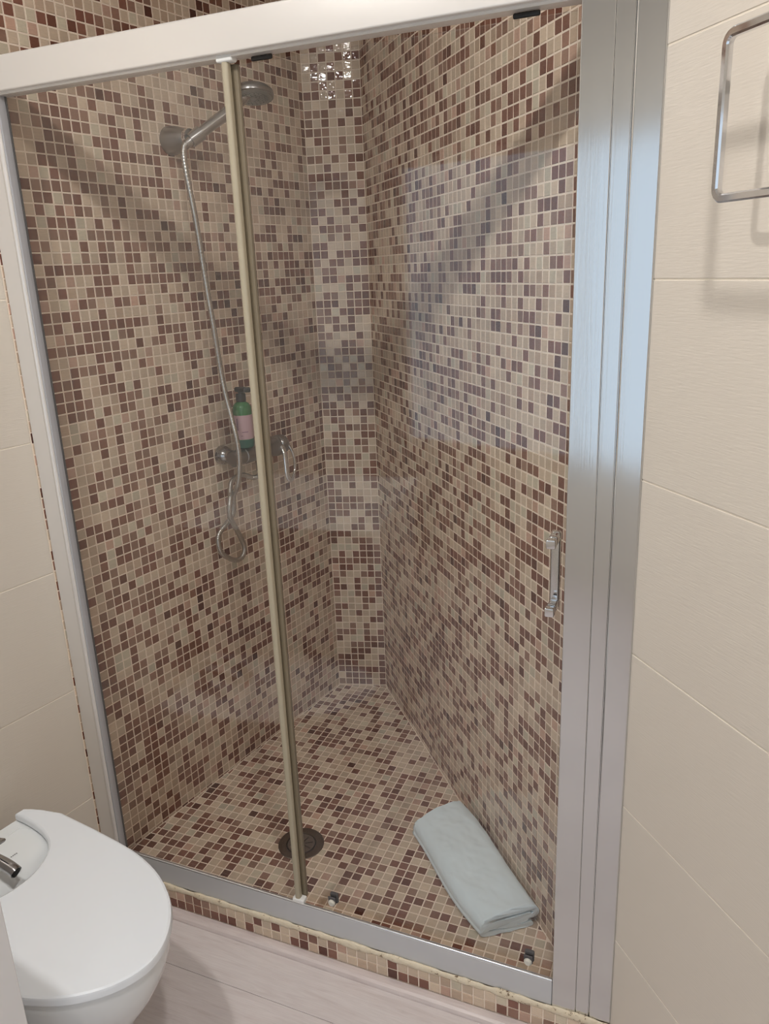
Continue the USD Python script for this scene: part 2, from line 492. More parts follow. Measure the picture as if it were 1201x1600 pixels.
wl = thing('wall_left', 'left wall, brown and beige glass mosaic inside the shower, plain beige tiles outside', 'wall', kind='structure')
obj('grout_bed', boxL(-0.1, SL_END, -0.12, -0.0009, ZF - 0.1, ZC), 'grout', wl)
obj('tile_bed', boxL(SL_END, 4.4, -0.12, -0.0010, ZF - 0.1, ZC), 'tile_joint', wl)
wall_mosaic(wl, PL, L, NL, edgesL, 11, rows=left_rows)
wr = thing('wall_right', 'right wall, brown and beige glass mosaic behind the sliding door, plain beige tiles by the towel ring', 'wall', kind='structure')
obj('grout_bed', boxR(-0.1, SR_END, -0.12, -0.0009, ZF - 0.1, ZC), 'grout', wr)
obj('tile_bed', boxR(SR_END, 4.4, -0.12, -0.0010, ZF - 0.1, ZC), 'tile_joint', wr)
wall_mosaic(wr, PR, R, NR, edgesR, 23)
wb = thing('wall_back', 'narrow mosaic wall strip closing the corner between the left and right shower walls', 'wall', kind='structure')
obj('grout_bed', trimesh.creation.box(bounds=[(-0.06, 0.0009, ZF - 0.1), (7 * T + 0.06, 0.12, ZC)]), 'grout', wb)
wall_mosaic(wb, PL, np.array([1.0, 0, 0]), np.array([0, -1.0, 0]), [k * T for k in range(8)], 37, rows=strip_rows, tilt=0.020)

# large beige tiles outside the shower
def wall_tiles(host, bx, s_first, s_end, seed):
    rng = np.random.default_rng(seed)
    g = 0.0011
    zs = [ZF] + [0.212 + 0.3052 * k for k in range(0, 8)] + [ZC]
    ss = [s_first] + [s_first + 0.66 + 0.9 * k for k in range(0, 8) if s_first + 0.66 + 0.9 * k < s_end - 0.1] + [s_end]
    for z0, z1 in zip(zs[:-1], zs[1:]):
        if z1 > ZC: continue
        for s0, s1 in zip(ss[:-1], ss[1:]):
            obj('wall_tile', bx(s0 + g, s1 - g, -0.010, rng.uniform(-0.0002, 0.0002), z0 + g, min(z1, ZC) - g, 0.0012), 'wall_tile', host, smooth=40)


wall_tiles(wl, boxL, SL_END, 4.2, 3)
wall_tiles(wr, boxR, SR_END, 4.2, 4)

# ------------------------------------------------------------------ shower floor
sf = thing('shower_floor', 'brown and beige mosaic shower floor sloping to the round drain', 'floor', kind='structure')
fdir = math.radians(-14.0)
FX, FY = np.array([math.cos(fdir), math.sin(fdir)]), np.array([-math.sin(fdir), math.cos(fdir)])
room = Polygon([(0, 0), PR[:2], (PR + 1.48 * R)[:2], (1.10 * L)[:2]])
fr_in = Polygon([(PL + 0.0015 * np.array([1, -1, 0]))[:2], (PR + 0.0015 * np.array([-1, -1, 0]))[:2], (PR + 1.435 * R + 0.001 * NR)[:2], (1.05 * L + 0.001 * NL)[:2]])
DRC = np.array([0.047, -0.838])
hole = Polygon([DRC + 0.0600 * np.array([math.cos(a), math.sin(a)]) for a in np.linspace(0, 2 * np.pi, 40, endpoint=False)])
bed_poly = Polygon([(-0.02, 0.02), (7 * T + 0.02, 0.02), tuple((PR + 1.43 * R)[:2]), tuple((1.045 * L)[:2])]).difference(Polygon([DRC + 0.0585 * np.array([math.cos(a), math.sin(a)]) for a in np.linspace(0, 2 * np.pi, 40, endpoint=False)]))
bed = prism(bed_poly, -0.056, -0.0009)
bv = np.array(bed.vertices)
bv[:, 2] += fz(bv[:, 0], bv[:, 1])
bed = trimesh.Trimesh(bv, bed.faces, process=False)
obj('grout_bed', bed, 'grout', sf)
rng = np.random.default_rng(51)
fn = np.array([-FLOOR_PLANE[0], -FLOOR_PLANE[1], 1.0])
fn /= np.linalg.norm(fn)
ex = np.array([1.0, 0, FLOOR_PLANE[0]])
ey = np.array([0, 1.0, FLOOR_PLANE[1]])
tiles = []
for j in range(-75, 20):
    cl = draw_classes(120, rng, 0.40)
    for i in range(-60, 60):
        c0 = (i * FX + j * FY) * T
        if not (-0.8 < c0[0] < 1.1 and -1.5 < c0[1] < 0.1):
            continue
        q = Polygon([c0, c0 + T * FX, c0 + T * FX + T * FY, c0 + T * FY])
        if not q.intersects(fr_in):
            continue
        q = q.intersection(fr_in).difference(hole)
        if q.geom_type != 'Polygon' or q.area < 0.00008:
            continue
        ring = np.array(q.simplify(0.0012).exterior.coords)[:-1]
        if not Polygon(ring).exterior.is_ccw:
            ring = ring[::-1]
        if len(ring) < 3:
            continue
        v, f = tile_solid(ring, rng, np.array([0, 0, FLOOR_PLANE[2]]), ex, ey, fn, tilt=0.010)
        tiles.append((v, f, tints([cl[i + 60]], rng)[0]))
put_tiles(sf, tiles, rng, behind_frame)

# ------------------------------------------------------------------ threshold with two rows of mosaic
th = thing('threshold', 'low mosaic-faced step carrying the shower screen, two rows of tiles above the floor bead', 'step', kind='structure')
O_TH = 0.004                                            # its face stands a little out of the screen
obj('grout_bed', cat(boxD(0.0, DW, -0.07, O_TH - 0.0014, ZF - 0.02, -0.004)), 'grout', th)
rng = np.random.default_rng(77)
tiles = []
for row, (z0, z1) in enumerate([(-0.0605, -0.0345), (-0.0345, -0.0085)]):
    cl = draw_classes(60, rng, 0.45)
    e = np.arange(0, DW, T)
    for j, a in enumerate(e):
        b = min(a + T, DW)
        if b - a < 0.006: continue
        v, f = tile_solid([(a, z0), (b, z0), (b, z1), (a, z1)], rng, DB + O_TH * DN, DX, Z, DN)
        tiles.append((v, f, tints([cl[j]], rng)[0]))
put_tiles(th, tiles, rng)
n = 240
rs = np.random.default_rng(5)
tt_ = np.linspace(0.005, DW - 0.006, n)
wob = meshkit.fbm(np.c_[tt_ * 30, np.zeros(n), np.zeros(n)], 3, 2) - 0.5
pts = np.array([PD(t, 0.0018, -0.0035) for t in tt_])
sec_ = np.array([(0.0042 * math.cos(a), 0.0080 * math.sin(a)) for a in np.linspace(0, 2 * np.pi, 12, endpoint=False)])
sil = tube(pts, 0.006, sect=sec_[:, ::-1] if abs(axes(DX)[0] @ Z) > 0.5 else sec_, wav=1 + 0.9 * wob)
obj('silicone_bead', sil, 'silicone', th, smooth=True, label='cream yellowed silicone bead with dark specks')

tm = frame(trimesh.creation.extrude_polygon(Polygon([(0, 0), (0.024, 0), (0.0235, 0.004), (0.0205, 0.0095), (0.015, 0.0130), (0.008, 0.0145), (0.0, 0.0148)]), DW, engine='earcut'),
           DB + (O_TH + 0.0005) * DN + ZF * Z, DN, Z, DX)
tr = obj('trim_1', tm, 'wood_floor', tint=np.repeat(lin(216, 205, 203)[None], len(tm.vertices), 0))
tag(tr, 'pale rounded floor bead along the foot of the mosaic step', 'trim', kind='structure')

# ------------------------------------------------------------------ bathroom floor, ceiling, wall behind the camera
fl = thing('floor', 'pale wood-look plank floor of the bathroom', 'floor', kind='structure')
far = -3.55
outer = Polygon([DB[:2] + DN[:2] * O_TH, (PL + 4.2 * L)[:2], (PR + 4.2 * R)[:2], DE[:2] + DN[:2] * O_TH]).intersection(sbox(-5, far, 5, 5))
cs = np.array(outer.exterior.coords)[:-1]
obj('subfloor', prism(outer.buffer(0.06, join_style=2), ZF - 0.06, ZF - 0.004), 'tile_joint', fl)
rng = np.random.default_rng(9)
pw, pl_ = 0.19, 1.2
D2, N2 = DX[:2], DN[:2]
org = DB[:2]
for j in range(0, 16):
    shift = rng.uniform(0, pl_)
    for i in range(-3, 4):
        a0, a1 = i * pl_ + shift, (i + 1) * pl_ + shift
        q = Polygon([org + a * D2 + b * N2 for a, b in ((a0, j * pw - 0.05), (a1, j * pw - 0.05), (a1, (j + 1) * pw - 0.05), (a0, (j + 1) * pw - 0.05))])
        q = q.intersection(outer)
        if q.geom_type != 'Polygon' or q.area < 0.004:
            continue
        q = q.buffer(-0.0005, join_style=2)
        if q.is_empty or q.geom_type != 'Polygon': continue
        m = prism(q, ZF - 0.01, ZF, 0.0008)
        obj('plank', m, 'wood_floor', fl, tint=np.repeat((lin(220, 212, 211) * rng.uniform(0.96, 1.03))[None], len(m.vertices), 0))
ceil_poly = Polygon([(-0.3, 0.3), (0.5, 0.3), (PR + 4.3 * R)[:2], (PL + 4.3 * L)[:2]]).buffer(0.1)
tag(obj('ceiling', prism(ceil_poly, ZC, ZC + 0.08), 'ceiling_paint'), 'white painted bathroom ceiling', 'ceiling', kind='structure')
wf = thing('wall_front', 'plain pale wall with a window behind the viewer', 'wall', kind='structure')
xl = (far / L[1]) * L[0] - 0.1
xr = PR[0] + (far / R[1]) * R[0] + 0.1
wx0, wx1, wz0, wz1 = -1.45, 0.62, 0.50, 2.0
wal = trimesh.util.concatenate([trimesh.creation.box(bounds=b) for b in ([(xl, far - 0.12, ZF), (wx0, far, ZC)], [(wx1, far - 0.12, ZF), (xr, far, ZC)],
                                [(wx0, far - 0.12, ZF), (wx1, far, wz0)], [(wx0, far - 0.12, wz1), (wx1, far, ZC)])])
obj('plaster', wal, 'plaster', wf)
wi = thing('window_1', 'frosted daylight window behind the viewer', 'window', kind='structure')
fw = 0.05
obj('window_frame', cat(*[rbox(*b, 0.004) for b in ((wx0, wx1, far - 0.09, far - 0.02, wz0, wz0 + fw), (wx0, wx1, far - 0.09, far - 0.02, wz1 - fw, wz1), (wx0, wx0 + fw, far - 0.09, far - 0.02, wz0, wz1),
                          (wx1 - fw, wx1, far - 0.09, far - 0.02, wz0, wz1), ((wx0 + wx1) / 2 - 0.03, (wx0 + wx1) / 2 + 0.03, far - 0.09, far - 0.02, wz0, wz1))]), 'frame_white', wi, smooth=40)
for x0, x1 in ((wx0 + fw, (wx0 + wx1) / 2 - 0.03), ((wx0 + wx1) / 2 + 0.03, wx1 - fw)):
    obj('pane', trimesh.creation.box(bounds=[(x0, far - 0.066, wz0 + fw), (x1, far - 0.06, wz1 - fw)]), 'daylight_pane', wi)


def downlight(x, y, label):
    t = thing('ceiling_light', label, 'ceiling light', group=None)
    ring = lathe([(0.051, 0.0), (0.053, -0.006), (0.075, -0.005), (0.077, 0.0)], 40)
    obj('trim_ring', frame(ring, (x, y, ZC), *np.eye(3)), 'frame_white', t, smooth=40)
    obj('lens', frame(lathe([(0.0, -0.004), (0.050, -0.003), (0.050, -0.001), (0.0, -0.001)], 40), (x, y, ZC), *np.eye(3)), 'lamp_lens', t)


downlight(-0.28, -2.05, 'round recessed ceiling lamp on the bidet side of the bathroom')
downlight(0.64, -2.25, 'round recessed ceiling lamp on the towel ring side of the bathroom')

# ------------------------------------------------------------------ shower screen
ZT, ZS, ZH0, ZH1 = 0.0, 0.067, 1.815, 1.876
sc = thing('shower_screen', 'aluminium framed glass shower screen with a sliding door, between the two mosaic walls', 'shower screen')
# left post: front plate, rounded lip, dark gasket towards the shower
obj('post', cat(boxD(0.0012, 0.052, -0.030, 0.0, ZT, ZH1, 0.003), boxD(0.046, 0.058, -0.028, 0.004, ZT, ZH1, 0.005)), 'aluminium_white', sc, smooth=40)
obj('post_channel', boxD(0.0578, 0.0622, -0.019, -0.001, ZS - 0.03, ZH0, 0.001), 'channel_grey', sc, smooth=40)
obj('gasket', boxD(0.0578, 0.0630, -0.024, -0.0188, ZS - 0.03, ZH0, 0.001), 'rubber', sc, smooth=40)
# right post: three fluted faces
pr = [boxD(1.167, 1.2139, -0.034, 0.0, ZT + 0.002, 2.02, 0.0015), boxD(1.2147, 1.2399, -0.034, -0.0008, ZT + 0.002, 2.02, 0.001), boxD(1.2407, 1.2840, -0.034, 0.0, ZT + 0.002, 2.02, 0.004), boxD(1.17, 1.282, -0.034, -0.004, ZT + 0.002, 2.02)]
obj('post', cat(*pr), 'aluminium', sc, smooth=40)
obj('header_rail', cat(boxD(0.004, 1.1665, -0.036, 0.006, ZH0, ZH1, 0.004), boxD(0.05, 1.166, -0.030, -0.004, ZH0 - 0.004, ZH0 + 0.002)), 'aluminium_white', sc, smooth=40)
obj('bottom_rail', cat(boxD(0.0585, 1.1665, -0.012, -0.001, ZT + 0.001, ZS - 0.002, 0.003), boxD(0.0585, 1.1665, -0.044, -0.002, ZT + 0.001, ZT + 0.012, 0.003)), 'aluminium_rail', sc, smooth=40)
obj('rail_lip', boxD(0.0585, 1.1665, -0.0090, -0.0015, ZS - 0.010, ZS, 0.0025), 'polished', sc, smooth=40, label='polished lip along the top of the bottom rail')
GO1, GO2 = -0.014, -0.027
fp = obj('fixed_pane', boxD(0.060, 0.5725, GO1 - 0.003, GO1 + 0.003, ZS - 0.012, ZH0 + 0.006), 'glass', sc)
obj('edge_seal', cat(boxD(0.5685, 0.581, GO1 - 0.006, GO1 + 0.009, ZS - 0.004, ZH0 - 0.001, 0.004)), 'seal_beige', fp, smooth=40)
obj('clip', boxD(0.562, 0.592, GO1 - 0.008, GO1 + 0.011, ZS - 0.003, ZS + 0.008, 0.003), 'frame_white', fp, smooth=40)
obj('clip', boxD(0.560, 0.592, GO1 - 0.008, GO1 + 0.011, ZH0 - 0.010, ZH0 + 0.002, 0.003), 'frame_white', fp, smooth=40)
sd = obj('sliding_door', boxD(0.576, 1.175, GO2 - 0.003, GO2 + 0.003, ZS + 0.004, ZH0 - 0.012), 'glass', sc)
obj('edge_seal', boxD(0.572, 0.590, GO2 - 0.005, GO2 + 0.005, ZS + 0.002, ZH0 - 0.010, 0.003), 'seal_dark', sd, smooth=40)
for t in (0.657, 1.112):
    obj('roller', rod(PD(t, GO2 + 0.0035, ZS + 0.010), PD(t, GO2 + 0.012, ZS + 0.010), 0.0085, e=0.003), 'roller_white', sd, smooth=40)
    obj('roller_bracket', cat(boxD(t - 0.010, t + 0.010, GO2 - 0.012, GO2 - 0.0032, ZS + 0.000, ZS + 0.026, 0.003), boxD(t - 0.0095, t + 0.0095, GO2 + 0.0032, GO2 + 0.0062, ZS + 0.006, ZS + 0.024, 0.001)), 'rubber', sd, smooth=40)
for t in (0.640, 1.085):
    obj('top_hanger', boxD(t - 0.020, t + 0.020, GO2 + 0.0035, GO2 + 0.009, ZH0 - 0.012, ZH0 - 0.0045, 0.002), 'black_plastic', sd, smooth=40)
# the chrome handle, one grip on each face of the door
h0, h1, ht = 0.875, 1.002, 1.140
for zc in (h0, h1):
    obj('handle_foot', boxD(ht - 0.0085, ht + 0.0085, GO2 + 0.0031, GO2 + 0.018, zc - 0.0085, zc + 0.0085, 0.0025), 'chrome', sd, smooth=40)
gi = GO2 - 0.003
obj('handle', cat(boxD(ht - 0.009, ht + 0.009, gi - 0.036, gi - 0.022, h0 - 0.010, h1 + 0.010, 0.004), boxD(ht - 0.008, ht + 0.008, gi - 0.030, gi - 0.0001, h0 - 0.008, h0 + 0.008, 0.003), boxD(ht - 0.008, ht + 0.008, gi - 0.030, gi - 0.0001, h1 - 0.008, h1 + 0.008, 0.003)),
    'chrome', sd, smooth=40)

# ------------------------------------------------------------------ drain
dr = thing('drain', 'round dark steel drain with a slotted disc, set in the shower floor', 'drain')
dz = fz(*DRC)
dx, dy = np.array([ex / np.linalg.norm(ex), ey / np.linalg.norm(ey)])
DRO = np.array([DRC[0], DRC[1], dz])
obj('flange', frame(lathe([(0.0, -0.012), (0.0615, -0.012), (0.0615, 0.0004), (0.0600, 0.0014), (0.041, 0.0006), (0.0385, -0.003), (0.0385, -0.006), (0.0, -0.006)], 48), DRO, dx, dy, fn), 'drain_steel', dr, smooth=35)
disc = m3.Manifold.cylinder(0.004, 0.0355, 0.0345, 48)
for k in range(8):
    a = k * math.pi / 4 + 0.3
    disc = disc - m3.Manifold.cube((0.0205, 0.0034, 0.02), True).translate((0.021, 0, 0)).rotate((0, 0, math.degrees(a)))
disc = disc + (m3.Manifold.cylinder(0.0055, 0.037, 0.0365, 48) - m3.Manifold.cylinder(0.02, 0.0345, 0.0345, 48, True))
obj('slotted_disc', frame(disc.translate((0, 0, -0.0045)), DRO, dx, dy, fn), 'drain_disc', dr, smooth=30)
obj('well', frame(lathe([(0.0, -0.0057), (0.038, -0.0057), (0.038, -0.0052), (0, -0.0052)], 32), DRO, dx, dy, fn), 'dark_slot', dr)

# ------------------------------------------------------------------ towel, folded and rolled
ends = np.array([(0.405, -0.745), (0.598, -1.080)])
ax = np.append(ends[1] - ends[0], 0)
tl = np.linalg.norm(ax)
ax /= tl
wx = np.array([-ax[1], ax[0], 0])
if wx[0] < 0: wx = -wx
lay = lambda pts, r, k=80: LineString(spline([(x, y) for x, y in pts], k)).buffer(r, quad_segs=4)
prof = lay([(0.058, -0.001 + 0.008), (0.0, 0.0075), (-0.055, 0.0080), (-0.070, 0.0135), (-0.062, 0.0215), (-0.02, 0.0225), (0.03, 0.0240), (0.045, 0.0255)], 0.0068)
prof = prof.union(lay([(-0.066, 0.0215), (-0.060, 0.0300), (-0.03, 0.0335), (0.02, 0.0360), (0.052, 0.0385)], 0.0064))
prof = prof.union(lay([(-0.068, 0.0230), (-0.058, 0.0430), (-0.02, 0.0525), (0.03, 0.0570), (0.062, 0.0545), (0.073, 0.0430), (0.066, 0.0335), (0.050, 0.0350)], 0.0066))
prof = prof.buffer(0.0008).buffer(-0.0008)
if prof.geom_type != 'Polygon':
    prof = max(prof.geoms, key=lambda g: g.area)


def resample(ring, n):
    l = LineString(ring)
    return np.array([l.interpolate(k / n, normalized=True).coords[0] for k in range(n)])


rings = [resample(prof.exterior.coords, 300)] + [resample(h.coords, 40) for h in prof.interiors if Polygon(h).area > 1e-5]
NSEC = 60
tv, tf, off = [], [], 0
base_poly = Polygon(rings[0], rings[1:])
for ri, ring in enumerate(rings):
    n = len(ring)
    for i in range(NSEC):
        u = i / (NSEC - 1)
        sw = 1.0 + 0.05 * math.sin(2.2 * u + 0.5) - 0.09 * u ** 3
        rr = ring.copy()
        hz_ = rr[:, 1].copy()
        rr[:, 0] *= sw
        rr[:, 0] += 0.006 * np.sin(5 * u + 1.0)
        q3 = np.c_[rr[:, 0] * 22, np.full(n, u * 9), hz_ * 30]
        lift = (meshkit.fbm(q3, 3, 4) - 0.5)
        rr[:, 1] = np.maximum(hz_ + 0.012 * lift * (hz_ / 0.06) + (0.006 * math.sin(3 * u + 0.4) - 0.002) * (hz_ / 0.06), 0.0008)
        along = u * tl + 0.004 * (meshkit.fbm(np.c_[rr * 40, np.full(n, 3.0 + (u > 0.5))], 2, 8) - 0.5) + (0.016 * (rr[:, 0] / 0.07) * (u - 0.4))
        # rounded rim of the cloth at both ends
        tv.append(np.c_[along, rr])
    for i in range(NSEC - 1):
        for j in range(n):
            j2 = (j + 1) % n
            a, b, c, d = off + i * n + j, off + i * n + j2, off + (i + 1) * n + j2, off + (i + 1) * n + j
            tf += [(a, b, c), (a, c, d)]
    off += NSEC * n
from scipy.spatial import cKDTree
pv, pf = trimesh.creation.triangulate_polygon(base_poly, engine='earcut')
TV = np.vstack(tv)
for sec, rev in ((0, False), (NSEC - 1, True)):
    ids = []
    o2 = 0
    for ring in rings:
        ids.append(np.arange(o2 + sec * len(ring), o2 + (sec + 1) * len(ring)))
        o2 += NSEC * len(ring)
    ids = np.concatenate(ids)
    k = ids[cKDTree(np.vstack(rings)).query(pv)[1]]
    fcs = k[np.asarray(pf)]
    tf += [tuple(x[::-1] if rev else x) for x in fcs]
tw = trimesh.Trimesh(TV, np.array(tf), process=False)
trimesh.repair.fix_normals(tw)
mid = ends[0]
tz = fz(0.5, -0.9) + 0.0003
tn = obj('towel', frame(tw, np.array([mid[0], mid[1], fz(*mid) + 0.0012]), ax + np.array([0, 0, FLOOR_PLANE[0] * ax[0] + FLOOR_PLANE[1] * ax[1]]), wx, Z), 'towel', smooth=60)
tag(tn, 'folded pale blue-white towel lying on the shower floor against the right wall', 'towel')

# ------------------------------------------------------------------ shower fittings on the left wall
ho = thing('shower_holder', 'chrome bell-shaped wall holder carrying the hand shower', 'shower holder')
hb = PLf(0.560, 0.0, 1.786)
x, y, z = axes(NL)
obj('bell', frame(lathe([(0, 0.0), (0.032, 0.0), (0.0335, 0.003), (0.0330, 0.014), (0.0295, 0.034), (0.0235, 0.054), (0.0200, 0.062), (0.0, 0.062)], 40), hb, x, y, z), 'satin_chrome', ho, smooth=40)
obj('collar', frame(lathe([(0, 0.061), (0.0205, 0.061), (0.0215, 0.065), (0.0205, 0.073), (0.0, 0.074)], 40), hb, x, y, z), 'chrome', ho, smooth=40)
HC = PLf(0.560, 0.090, 1.786)                             # centre of the cradle
HH = PLf(0.432, 0.172, 1.889)                             # centre of the rose
hd = HH - HC
hd /= np.linalg.norm(hd)
cx, cy, cz = axes(hd)
obj('cradle', frame(lathe([(0.0125, -0.016), (0.0165, -0.016), (0.0180, 0.016), (0.0140, 0.016), (0.0125, -0.016)], 28), HC, cx, cy, cz), 'chrome_worn', ho, smooth=40)

hs = thing('hand_shower', 'chrome hand shower with round grey head and a long metal hose', 'hand shower')
nd = np.array([0, 0, -1.0]) + 0.22 * np.array([0.15, -0.98, 0])
nd /= np.linalg.norm(nd)
hx, hy, hz0 = axes(nd)
obj('shower_head', frame(lathe([(0.0, -0.016), (0.022, -0.0150), (0.040, -0.0105), (0.0490, -0.003), (0.0508, 0.004), (0.0498, 0.010), (0.0475, 0.0115), (0.0, 0.0115)], 48), HH, hx, hy, hz0), 'satin_chrome', hs, smooth=40)
face = [(0.0, 0.0150), (0.006, 0.0150)]
for r in (0.010, 0.018, 0.026, 0.034):
    face += [(r - 0.0012, 0.0145), (r, 0.0125), (r + 0.0012, 0.0143)]
face += [(0.044, 0.0125), (0.0462, 0.0105), (0.0, 0.0105)]
obj('spray_face', frame(lathe(face[::-1], 48), HH, hx, hy, hz0), 'nozzle_grey', hs, smooth=30)
nz = [frame(lathe([(0.0011, 0.0), (0.0009, 0.0035), (0, 0.0038)], 8), HH + hx * r * math.cos(a) + hy * r * math.sin(a) + hz0 * 0.0125, hx, hy, hz0) for r, k in ((0.014, 8), (0.022, 12), (0.030, 18)) for a in np.linspace(0, 2 * np.pi, k, endpoint=False)]
obj('nozzles', cat(*nz), 'rubber', hs, kind='stuff')
neck = HH - nd * 0.010 - hd * 0.020
obj('handle', tube(spline([HC - hd * 0.030, HC, HC + hd * 0.06, HC + hd * 0.115, neck, HH - nd * 0.012], 40), 0.0130, 20, wav=np.interp(np.linspace(0, 1, 40), [0, 0.1, 0.2, 0.6, 0.85, 1], [0.72, 0.88, 1.0, 1.12, 1.1, 0.9])), 'chrome_worn', hs, smooth=50)
HOSE = [(0.5765, 1.6179, 0.075), (0.5584, 1.4815, 0.070), (0.5372, 1.3202, 0.065), (0.5174, 1.1657, 0.062), (0.5230, 1.0463, 0.092), (0.5223, 0.9828, 0.096), (0.5221, 0.9258, 0.088), (0.5204, 0.8942, 0.074), (0.5126, 0.8674, 0.052), (0.5039, 0.8386, 0.040), (0.5042, 0.8100, 0.035), (0.5398, 0.7845, 0.035), (0.5707, 0.7633, 0.035), (0.5742, 0.7389, 0.035), (0.5678, 0.7111, 0.035), (0.5429, 0.6872, 0.035), (0.5164, 0.6704, 0.035), (0.4872, 0.6685, 0.035), (0.4716, 0.6874, 0.035), (0.4823, 0.7182, 0.040), (0.5129, 0.7631, 0.052), (0.5437, 0.8090, 0.062), (0.5527, 0.8372, 0.068), (0.5471, 0.8634, 0.070), (0.5290, 0.8793, 0.056), (0.5132, 0.8996, 0.046), (0.4957, 0.9097, 0.042), (0.4701, 0.9136, 0.040), (0.4453, 0.9089, 0.042), (0.4228, 0.8976, 0.048), (0.4060, 0.9000, 0.056), (0.4010, 0.9180, 0.060)]
hp = [HC - hd * 0.030, HC - hd * 0.040 + np.array([0, 0, -0.012])] + [PLf(*(s, o, zz)) for s, zz, o in HOSE]
hp = spline(hp, 1500)
obj('hose', tube(hp, 0.0072, 12, wav=1 + 0.05 * np.sin(np.arange(1500) * 2 * np.pi / 5.0)), 'steel_hose', hs, smooth=True)

mx = thing('shower_mixer', 'chrome shower mixer tap with a looped lever on the left mosaic wall', 'mixer tap')
mz, mo = 0.972, 0.058
def along(prof, s0, n=40):
    """lathe about the left wall's direction, from s0 towards the corner"""
    X, Y, ZZ = axes(-L)
    return frame(lathe(prof, n), PLf(s0, mo, mz), X, Y, ZZ)
obj('body', along([(0, 0), (0.020, 0.0), (0.0225, 0.003), (0.0225, 0.040), (0.0205, 0.042), (0.0205, 0.046), (0.0228, 0.048), (0.0235, 0.09), (0.0245, 0.130), (0.0265, 0.150), (0.0285, 0.175), (0.0285, 0.182), (0.0, 0.182)], 0.512), 'satin_chrome', mx, smooth=40)
for s in (0.492, 0.342):
    X, Y, ZZ = axes(NL)
    obj('wall_flange', frame(lathe([(0, 0), (0.027, 0), (0.0275, 0.004), (0.026, 0.016), (0.021, 0.026), (0.017, 0.030), (0.0165, mo - 0.014), (0, mo - 0.014)], 36), PLf(s, 0, mz + 0.004), X, Y, ZZ), 'chrome_worn', mx, smooth=40)
obj('outlet', rod(PLf(0.401, 0.060, 0.916), PLf(0.401, 0.058, 0.955), 0.0105), 'chrome_worn', mx, smooth=40)
cap = along([(0, 0.0), (0.0288, 0.0), (0.0305, 0.004), (0.0305, 0.030), (0.0285, 0.040), (0.022, 0.047), (0.012, 0.050), (0, 0.051)], 0.330)
lever = obj('lever_cap', cap, 'satin_chrome', mx, smooth=40)
lp = spline([PLf(0.322, 0.080, 0.978), PLf(0.330, 0.098, 0.955), PLf(0.336, 0.106, 0.920), PLf(0.338, 0.110, 0.888), PLf(0.330, 0.112, 0.874), PLf(0.316, 0.111, 0.877), PLf(0.302, 0.108, 0.893), PLf(0.292, 0.103, 0.920), PLf(0.288, 0.094, 0.948), PLf(0.290, 0.080, 0.972)], 60)
obj('lever', tube(lp, 0.0052, 14, sect=np.stack([0.0075 * np.cos(np.linspace(0, 2 * np.pi, 14, endpoint=False)), 0.0045 * np.sin(np.linspace(0, 2 * np.pi, 14, endpoint=False))], 1)), 'chrome', mx, smooth=50)
obj('lever_hub', cat(rod(PLf(0.312, 0.060, mz + 0.012), PLf(0.308, 0.088, mz + 0.006), 0.020, 0.016, e=0.004)), 'chrome_worn', mx, smooth=40)

bo = thing('soap_bottle', 'green pump bottle with a pink label and dark pump, standing on the shower mixer', 'bottle')
bb = PLf(0.452, 0.058, mz + 0.0235)
obj('base', frame(lathe([(0, 0), (0.022, 0.0), (0.0255, 0.003), (0.0262, 0.010), (0.0262, 0.024), (0, 0.024)], 36), bb, *np.eye(3)), 'bottle_teal', bo, smooth=40, label='darker teal foot of the bottle')
obj('body', frame(lathe([(0.0, 0.024), (0.0262, 0.024), (0.0264, 0.105), (0.0250, 0.116), (0.020, 0.124), (0.0125, 0.129), (0.0110, 0.132), (0, 0.132)], 36), bb, *np.eye(3)), 'bottle_green', bo, smooth=40)
obj('label', frame(lathe([(0.0263, 0.026), (0.0269, 0.026), (0.0271, 0.094), (0.0265, 0.094)], 48), bb, *np.eye(3)), 'label_pink', bo, smooth=40)
vdir = (CAM - bb) * np.array([1, 1, 0]); vdir /= np.linalg.norm(vdir)
vr = np.array([-vdir[1], vdir[0], 0])
def band(a0, a1, z0, z1):
    aa = np.linspace(a0, a1, 8)
    pts = [bb + 0.02735 * (math.cos(a) * vdir + math.sin(a) * vr) for a in aa]
    v = np.array([p + [0, 0, z0] for p in pts] + [p + [0, 0, z1] for p in pts])
    f = [(i, i + 1, 9 + i) for i in range(7)] + [(i, 9 + i, 8 + i) for i in range(7)]
    return trimesh.Trimesh(v, f, process=False)
obj('label_print', cat(band(-0.75, -0.55, 0.052, 0.086), band(-0.20, 0.45, 0.0465, 0.0485), band(-0.35, -0.1, 0.036, 0.0375)), 'label_print', bo)
pump = [lathe([(0, 0.130), (0.0135, 0.130), (0.0140, 0.133), (0.0140, 0.150), (0.0125, 0.152), (0.0070, 0.153), (0.0070, 0.160), (0, 0.160)], 28)]
obj('pump', cat(frame(pump[0], bb, *np.eye(3)), frame(rbox(-0.011, 0.011, -0.010, 0.028, 0.156, 0.170, 0.004), bb, vr, -NL * 0 + NL, Z)), 'black_plastic', bo, smooth=40)

